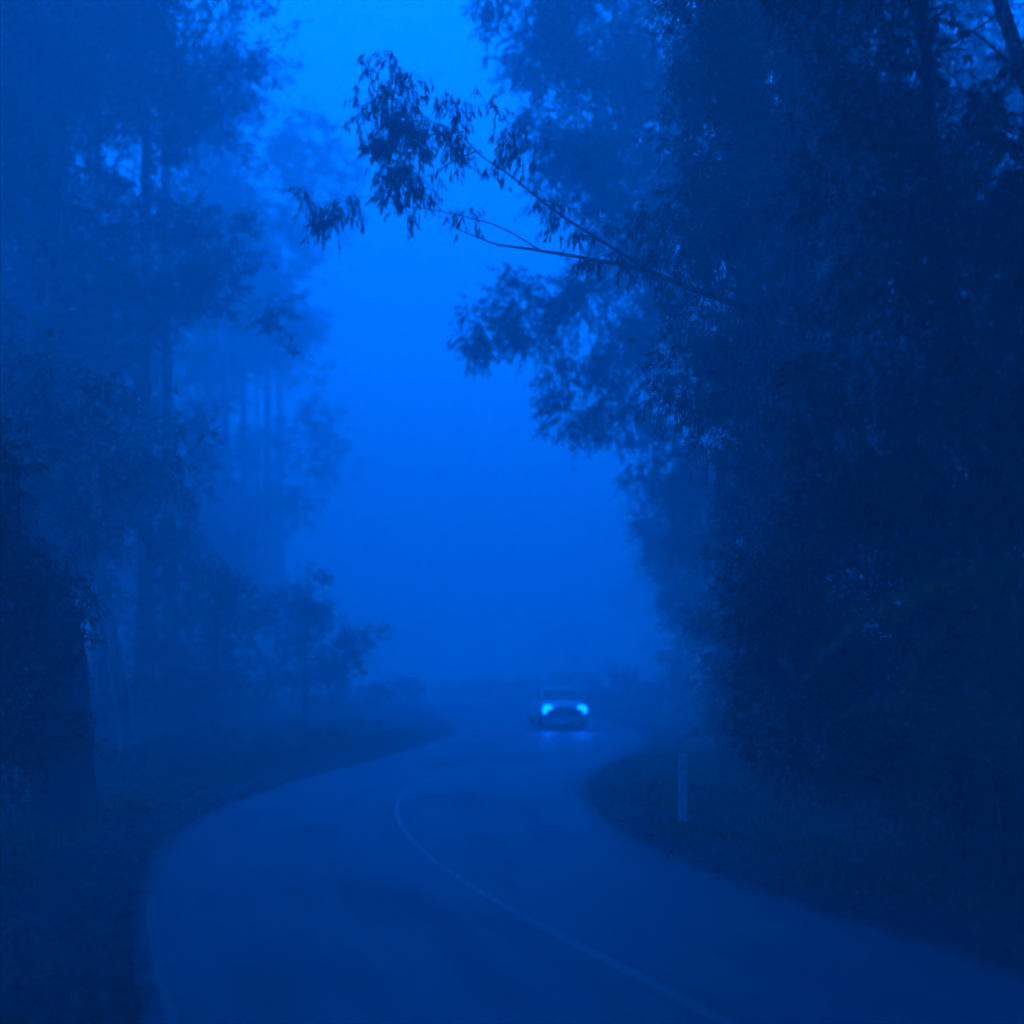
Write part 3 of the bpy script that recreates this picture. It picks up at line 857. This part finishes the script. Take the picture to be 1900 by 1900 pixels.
def fern(label, xy, trunk_h, n, scale, group, up=0.15, name='tree_fern', r=0.09, face=None):
    x, y = xy
    z = lz(x, y) - 0.05
    f_ = empty(name, (x, y, z))
    tag(f_, label, 'fern', group)
    if trunk_h > 0.2:
        mb = MB()
        pp = smooth_path([(0, 0, -0.15), (0.05, 0.02, trunk_h * 0.5), (0, 0, trunk_h)], 14)
        mb.tube(pp, np.linspace(r * 1.3, r, 14), 9, 0.14)
        link('trunk', mb.mesh('trunk', M['bark_dark'], True), f_)
    for k in range(n):
        a_ = 2 * math.pi * k / n + rng.uniform(-0.2, 0.2)
        o = link('frond', FRONDS[k % 3], f_, (0, 0, trunk_h))
        o.rotation_euler = (rng.uniform(-0.45, 0.45), -up + rng.uniform(-0.45, 0.40), a_)
        s = scale * rng.uniform(0.65, 1.2)
        o.scale = (s, s, s)
    return f_


fern('large green tree fern with drooping fronds at the right edge', (4.1, 8.7), 2.75, 14, 0.85, None)
fern('lower tree fern with hanging fronds below the large one at the right', (4.4, 10.4), 1.6, 12, 0.9, None)
fern('tree fern in shade on the bank above the fallen forked stick', (6.6, 11.0), 1.0, 11, 1.1, None)
fern('mist-blue tree fern with long drooping fronds above the near white post', (6.6, 21.0), 2.2, 11, 0.9, None)
fern('small ground fern right behind the near white post', (4.3, 17.8), 0.35, 12, 0.55, None, 0.3, 'ground_fern')
fern('ground fern between the near white post and the trees', (5.6, 15.4), 0.5, 12, 0.7, None, 0.3, 'ground_fern')
fern('low fern beside the third white post at the bend', (5.4, 26.5), 0.6, 12, 0.9, None, 0.3, 'ground_fern')
fern('low fern at the foot of the slender misty gum', (7.3, 33.5), 0.7, 12, 1.0, None, 0.3, 'ground_fern')

# low shrubs along the left bend
shr = [(300, 1368, 27, 55, 22, 'low shrub beneath the dark bushy understorey tree'), (390, 1352, 29, 55, 26, 'rounded low shrub left of the pale ash trunk'),
       (470, 1362, 29, 45, 22, 'small round shrub at the foot of the pale ash trunk'), (545, 1352, 31, 50, 26, 'pale tufted shrub in the middle of the left bank'),
       (610, 1358, 31.5, 40, 20, 'low spreading shrub before the paler understorey tree'), (520, 1385, 27, 60, 16, 'flat dark shrub at the verge of the left bend'),
       (400, 1400, 24, 70, 20, 'dark low shrub nearest the road on the left bend'), (680, 1335, 38, 50, 16, 'grassy low shrub near the tip of the left bend'),
       (230, 1400, 23, 60, 26, 'dark low shrub at the foot of the pale patchy leaning trunk'),
       (330, 1290, 36, 90, 60, 'tall thicket shrub between the understorey trees and the ash trunks'), (440, 1290, 38, 80, 50, 'broad thicket shrub right behind the dark bushy understorey tree'),
       (560, 1295, 48, 80, 36, 'misty thicket shrub under the paler understorey tree'), (660, 1295, 56, 70, 30, 'pale misty shrub right of the paler understorey tree'),
       (740, 1290, 70, 60, 26, 'faint misty shrub near the middle of the far roadside'), (150, 1330, 30, 100, 70, 'tall dark shrub filling the gap behind the massive left trunk'),
       (1135, 1292, 66, 50, 24, 'faint thicket on the outer bend just right of the car'), (1195, 1278, 62, 50, 36, 'misty thicket on the outer bend above the second white post'),
       (1255, 1266, 57, 55, 44, 'misty thicket at the foot of the slender gum tree'), (1300, 1290, 50, 50, 40, 'dim thicket between the slender gum tree and the ferns'),
       (870, 1290, 92, 60, 18, 'very faint low thicket where the road vanishes'), (960, 1290, 98, 60, 18, 'very faint low thicket left of the car roof'), (1060, 1290, 90, 55, 20, 'very faint low thicket behind the car')]
for px, py, d, rx, ry, lab in shr:
    c = at(px, py, d); s = d / FPX
    g0 = lz(c[0], c[1])
    c[2] = g0 + ry * s * 0.8
    o = empty('shrub', (c[0], c[1], g0))
    tag(o, lab, 'shrub', 'low shrubs along the bends')
    lf = 0.11 * max(1.0, d / 30.0)
    me = crown_mesh('foliage', [(c, (rx * s, rx * s * 0.8, ry * s))], lf, lf * 0.22, M['wattle_leaf'], 3.0, -0.15, 0.3, 12)
    link('foliage', shift(me, o.location), o)
    mb = MB()
    for k in range(5):
        a_ = k * 1.26
        mb.tube([(0, 0, -0.05), (math.cos(a_) * rx * s * 0.3, math.sin(a_) * rx * s * 0.3, ry * s * 0.6), (math.cos(a_) * rx * s * 0.6, math.sin(a_) * rx * s * 0.6, ry * s)], [0.02, 0.012, 0.005], 4)
    link('stem', mb.mesh('stem', M['bark_dark'], True), o)

# ------------------------------------------------------------------ grass and litter on the verges
def scatter(n, x0, x1, y0, y1, emin, emax, power=1.0):
    X = rng.uniform(x0, x1, n); Y = y0 + (y1 - y0) * rng.uniform(0, 1, n) ** power
    e, sd_ = off_road(X, Y)
    k = (e > emin) & (e < emax)
    return X[k], Y[k], e[k], sd_[k]


def grass_mesh(n, box, emin, emax, h, name, thresh):
    X, Y, e, sd_ = scatter(n, *box, emin, emax)
    k = vnoise(X, Y, 1.1, 2.3) + rng.normal(size=len(X)) * 0.25 + 0.35 * np.clip(e - 1.2, -1, 1.2) > thresh
    X, Y = X[k], Y[k]
    Z = land_z(X, Y)
    m = len(X)
    P = np.stack([X, Y, Z - 0.01], 1)
    D = unit(np.stack([rng.normal(size=m) * 0.45, rng.normal(size=m) * 0.45, np.ones(m)], 1))
    V, Qd = leaf_quads(P, D, h * rng.uniform(0.4, 1.3, m), 0.009 + 0.006 * rng.uniform(0, 1, m))
    return mesh_np(name, V, Qd, M['grass'], False, face_attr={'tint': rng.uniform(0, 1, m)})


gr = link('grass', grass_mesh(120000, (1, 10, 6, 30), 0.35, 4.5, 0.12, 'grass', -0.1))
tag(gr, 'short grass on the verge round the near white post', 'grass', kind='stuff')
gl = link('grass', grass_mesh(110000, (-13, -2, 11, 42), 1.0, 6, 0.16, 'grass', 0.0))
tag(gl, 'grass strip along the left bank of the bend', 'grass', kind='stuff')

X, Y, e, sd_ = scatter(42000, -9, 9, 4.5, 34, -0.22, 4.0, 1.4)
keep = rng.uniform(0, 1, len(X)) < np.where(e < 0.0, 0.22, 0.9)
X, Y, e = X[keep], Y[keep], e[keep]
Z = np.where(e < 0.02, road_z(Y) + 0.008, land_z(X, Y) + 0.012)
m_ = len(X)
D = unit(np.stack([rng.normal(size=m_), rng.normal(size=m_), rng.normal(size=m_) * 0.25], 1))
V, Qd = leaf_quads(np.stack([X, Y, Z], 1), D, rng.uniform(0.04, 0.11, m_), rng.uniform(0.012, 0.028, m_))
lt = link('leaf_litter', mesh_np('leaf_litter', V, Qd, M['litter'], False, face_attr={'tint': rng.uniform(0, 1, m_) ** 2.2}))
tag(lt, 'fallen leaves and bark scraps strewn along both verges', 'leaf litter', kind='stuff')


def stones(n, box, emin, emax, name):
    X, Y, e, sd_ = scatter(n, *box, emin, emax, 1.3)
    Z = land_z(X, Y)
    base_ = np.array([(1, 0, 0), (0, 1, 0), (-1, 0, 0), (0, -1, 0), (0, 0, 0.8), (0, 0, -0.5)], float)
    m = len(X)
    S = rng.uniform(0.006, 0.02, (m, 1, 1)) * rng.uniform(0.6, 1.4, (m, 6, 1))
    V = (base_[None] * S + np.stack([X, Y, Z + 0.004], 1)[:, None, :]).reshape(-1, 3)
    tri = np.array([(0, 1, 4), (1, 2, 4), (2, 3, 4), (3, 0, 4)])
    F = (np.arange(m)[:, None, None] * 6 + tri[None]).reshape(-1, 3)
    return mesh_np(name, V, F, M['ground'], False, vert_attr={'offroad': np.zeros(m * 6)})


tag(link('gravel', stones(12000, (-8, -1, 4.5, 20), 0.0, 3.0, 'gravel')), 'loose dark gravel on the left shoulder', 'gravel', kind='stuff')

# fallen sticks
sticks = [([(1640, 1682, 9.9), (1690, 1672, 10.05), (1735, 1655, 10.2)], 0.014, 'thin curved fallen stick left of the long pale one on the right verge'),
          ([(1732, 1657, 10.2), (1790, 1666, 10.0), (1842, 1672, 9.9)], 0.017, 'long pale fallen stick lying low on the right verge'),
          ([(1585, 1532, 13.8), (1620, 1540, 13.7), (1650, 1545, 13.6)], 0.014, 'short fallen stick in shade under the wattle'),
          ([(1290, 1572, 13.8), (1312, 1568, 13.8)], 0.016, 'small stick lying at the road edge below the near white post'),
          ([(1440, 1640, 11.2), (1468, 1643, 11.1)], 0.014, 'small pale stick at the road edge right of the near white post'),
          ([(60, 1812, 7.4), (95, 1805, 7.5), (130, 1800, 7.6)], 0.012, 'small dark twig on the left gravel shoulder')]
for pp, r, lab in sticks:
    pts = []
    for px, py, d in pp:
        x = (px - 950) / FPX * d
        pts.append((x, d, lz(x, d) + r * 0.8))
    pts = smooth_path(pts, 12)
    pts[4:8, 2] += r * 0.6
    o = empty('fallen_stick', tuple(pts[0]))
    tag(o, lab, 'stick', 'fallen sticks on the verges')
    mb = MB(); mb.tube(pts - pts[0], np.linspace(r, r * 0.45, 12), 6, 0.12)
    mn = link('stem', mb.mesh('stem', M['stick'], True), o)
    if len(pp) > 2:
        mb = MB(); q = pts[6] - pts[0]
        mb.tube([q, q + np.array([0.08, 0.06, 0.05]), q + np.array([0.14, 0.16, 0.07])], [r * 0.5, r * 0.35, r * 0.2], 5)
        link('twig', mb.mesh('twig', M['stick'], True), o)

# ------------------------------------------------------------------ roadside posts
def post(label, x, y, h, rz):
    z = lz(x, y)
    p = empty('roadside_post', (x, y, z), rz)
    tag(p, label, 'post', 'white roadside posts on the right')
    mb = MB()
    wd, dp = 0.058, 0.018
    # flat plank with chamfered front edges and a slightly sloping top
    prof = [(-wd, dp), (-wd, -dp * 0.3), (-wd * 0.72, -dp), (wd * 0.72, -dp), (wd, -dp * 0.3), (wd, dp)]
    n = len(prof)
    V = [(a, b_, -0.25) for a, b_ in prof] + [(a, b_, h - (0.004 if b_ < 0 else 0)) for a, b_ in prof]
    Qs = [(i, (i + 1) % n, n + (i + 1) % n, n + i) for i in range(n)]
    Qs += [(n, n + 1, n + 4, n + 5), (n + 1, n + 2, n + 3, n + 4)]
    mb.add(V, Qs)
    link('plank', mb.mesh('plank', M['post_white']), p)
    mb = MB()
    mb.box((-0.022, -dp - 0.006, h - 0.22), (0.022, -dp - 0.0005, h - 0.12))
    link('reflector', mb.mesh('reflector', M['reflector']), p)


post('near white roadside post standing in grass at the right of the bend', 2.44, 15.7, 0.95, 0.08)
post('second white roadside post, small and misty to the right of the car', 5.92, 42.5, 0.95, 0.1)
post('third white roadside post, tiny and half hidden by fern', 6.05, 34.0, 0.75, 0.1)

# ------------------------------------------------------------------ the oncoming car
def car(label, x, y, rz):
    z = float(road_z(y))
    c = empty('car', (x, y, z), rz)
    tag(c, label, 'car')
    # stations along the length (front at -y): y, half width, sill z, shoulder z, top z of the lower body
    st = [(-2.15, 0.70, 0.42, 0.62, 0.72), (-2.08, 0.82, 0.30, 0.68, 0.84), (-1.80, 0.89, 0.24, 0.78, 0.95), (-1.30, 0.91, 0.24, 0.86, 1.02), (-0.85, 0.92, 0.24, 0.92, 1.07),
          (0.0, 0.92, 0.24, 0.93, 1.04), (1.2, 0.92, 0.24, 0.94, 1.05), (1.9, 0.90, 0.26, 0.94, 1.06), (2.2, 0.84, 0.34, 0.92, 1.05), (2.27, 0.74, 0.42, 0.86, 1.0)]
    rings = []
    for yy, hw, zs, zh, zt in st:
        half = [(0.0, zs), (hw * 0.86, zs), (hw * 0.98, zs + 0.10), (hw, (zs + zh) / 2), (hw * 0.985, zh), (hw * 0.90, (zh + zt) / 2 + 0.02), (hw * 0.70, zt), (0.0, zt + 0.015)]
        ring = [(a, yy, b_) for a, b_ in half] + [(-a, yy, b_) for a, b_ in half[-2:0:-1]]
        rings.append(ring)
    k = len(rings[0])
    V = [p for r_ in rings for p in r_]
    Qs = []
    for i in range(len(rings) - 1):
        for j in range(k):
            jn = (j + 1) % k
            Qs.append((i * k + j, i * k + jn, (i + 1) * k + jn, (i + 1) * k + j))
    h = k // 2
    for e0 in (0, (len(rings) - 1) * k):
        for j in range(h - 1):
            Qs.append((e0 + j, e0 + j + 1, e0 + (k - j - 1) % k, e0 + (k - j) % k) if j else (e0, e0 + 1, e0 + k - 1, e0))
    mb = MB(); mb.add(V, [q for q in Qs if len(set(q)) == 4])
    mb.tube([(0, -2.149, 0.50), (0, -2.149, 0.51)], [0.01, 0.01], 4)
    body = link('body', mb.mesh('body', M['car_paint'], True), c)
    # cabin: pillars and roof painted, panes set in
    cab = [(-0.95, 0.78, 1.03), (-0.20, 0.62, 1.50), (0.3, 0.63, 1.56), (1.2, 0.63, 1.56), (1.95, 0.60, 1.50), (2.2, 0.74, 1.03)]
    mb = MB()
    def quad(p, thick=0.0):
        mb.add(p, [(0, 1, 2, 3)])
    # roof
    V = []
    for yy, hw, zz in cab[1:5]:
        V += [(-hw, yy, zz - 0.04), (-hw * 0.7, yy, zz), (hw * 0.7, yy, zz), (hw, yy, zz - 0.04)]
    Qs = [(i * 4 + j, i * 4 + j + 1, (i + 1) * 4 + j + 1, (i + 1) * 4 + j) for i in range(3) for j in range(3)]
    mb.add(V, Qs)
    link('roof', mb.mesh('roof', M['car_paint'], True), c)
    def pane(nm, p, mat):
        m2 = MB(); m2.add(p, [(0, 1, 2, 3)])
        me = m2.mesh(nm, mat)
        o = link(nm, me, c)
        s = o.modifiers.new('thick', 'SOLIDIFY'); s.thickness = 0.012
        return o
    pane('windscreen', [(-0.74, -0.93, 1.05), (0.74, -0.93, 1.05), (0.585, -0.22, 1.46), (-0.585, -0.22, 1.46)], M['car_glass'])
    pane('rear_window', [(0.70, 2.19, 1.06), (-0.70, 2.19, 1.06), (-0.56, 1.96, 1.45), (0.56, 1.96, 1.45)], M['car_glass'])
    for s in (-1, 1):
        pane('side_window', [(s * 0.80, -0.75, 1.04), (s * 0.82, 0.55, 1.04), (s * 0.645, 0.55, 1.50), (s * 0.635, -0.12, 1.47)], M['car_glass'])
        pane('side_window', [(s * 0.82, 0.64, 1.04), (s * 0.80, 2.0, 1.04), (s * 0.62, 1.86, 1.47), (s * 0.645, 0.64, 1.50)], M['car_glass'])
        for a_, b_ in (((s * 0.77, -0.94, 1.03), (s * 0.62, -0.20, 1.48)), ((s * 0.82, 0.595, 1.03), (s * 0.642, 0.595, 1.515)), ((s * 0.77, 2.15, 1.03), (s * 0.60, 1.93, 1.47))):
            m2 = MB(); m2.tube([a_, tuple((np.array(a_) + np.array(b_)) / 2), b_], [0.04, 0.035, 0.035], 5)
            link('pillar', m2.mesh('pillar', M['car_paint'], True), c)
        # mirror
        m2 = MB(); m2.box((s * 0.95 - 0.09, -0.72, 1.02), (s * 0.95 + 0.09, -0.62, 1.15))
        link('mirror', m2.mesh('mirror', M['car_paint']), c)
        # headlight
        a_ = np.linspace(0, 2 * math.pi, 12, endpoint=False)
        m2 = MB(); m2.tube([(s * 0.66, -2.02, 0.71), (s * 0.66, -2.115, 0.71), (s * 0.66, -2.135, 0.71), (s * 0.66, -2.14, 0.71)], [0.20, 0.20, 0.13, 0.001], 14)
        hl = link('headlight', m2.mesh('headlight', M['lamp'], True), c)
        ld = bpy.data.lights.new('headlight_beam', 'SPOT')
        ld.energy = 35; ld.color = (0.0, 0.13, 1.0); ld.spot_size = R(70); ld.spot_blend = 0.9; ld.shadow_soft_size = 0.06
        lo = bpy.data.objects.new('headlight_beam', ld); COL.objects.link(lo); lo.parent = hl
        lo.location = (s * 0.66, -2.19, 0.71); lo.rotation_euler = (R(-88), 0, 0)
        # wheels
        for wy in (-1.38, 1.38):
            ang = np.linspace(0, 2 * math.pi, 20, endpoint=False)
            m2 = MB(); xs = [0.90, 0.915, 0.915, 0.90, 0.70, 0.70]; rs = [0.20, 0.30, 0.325, 0.335, 0.335, 0.20]
            m2.tube([(s * (q + i * 1e-4), wy, 0.335) for i, q in enumerate(np.linspace(0.68, 0.925, 6))], [0.22, 0.32, 0.335, 0.335, 0.32, 0.21], 20)
            ty = link('wheel', m2.mesh('wheel', M['tyre'], True), c)
            m2 = MB(); m2.tube([(s * 0.86, wy, 0.335), (s * 0.905, wy, 0.335), (s * 0.91, wy, 0.335)], [0.21, 0.20, 0.01], 16)
            link('rim', m2.mesh('rim', M['rim'], True), ty)
    m2 = MB()
    for k2 in range(4):
        m2.box((-0.42, -2.165, 0.62 + k2 * 0.045), (0.42, -2.10, 0.645 + k2 * 0.045))
    link('grille', m2.mesh('grille', M['rim']), c)
    m2 = MB(); m2.box((-0.74, -2.20, 0.36), (0.74, -2.06, 0.46)); m2.box((-0.55, -2.19, 0.28), (0.55, -2.06, 0.355))
    link('bumper', m2.mesh('bumper', M['car_paint']), c)
    m2 = MB(); m2.box((-0.19, -2.215, 0.47), (0.19, -2.19, 0.58))
    link('number_plate', m2.mesh('number_plate', M['plate']), c)
    return c


car('white car with glowing headlights coming round the misty bend', 1.80, 43.9, R(6))

# ------------------------------------------------------------------ mist
mb = MB(); mb.box((-165, -65, -2.0), (165, 226, 36.0))
m = bpy.data.materials.new('haze'); m.use_nodes = True
t = m.node_tree
for n_ in list(t.nodes):
    t.nodes.remove(n_)
out = t.nodes.new('ShaderNodeOutputMaterial')
pv = t.nodes.new('ShaderNodeVolumePrincipled')
pv.inputs['Color'].default_value = (0.97, 0.98, 0.99, 1)
pv.inputs['Density'].default_value = HAZE_DENSITY
pv.inputs['Anisotropy'].default_value = 0.0
t.links.new(pv.outputs[0], out.inputs['Volume'])
hz = link('haze', mb.mesh('haze', m))
tag(hz, 'pale even mist filling the whole valley of trees', 'mist', kind='stuff')
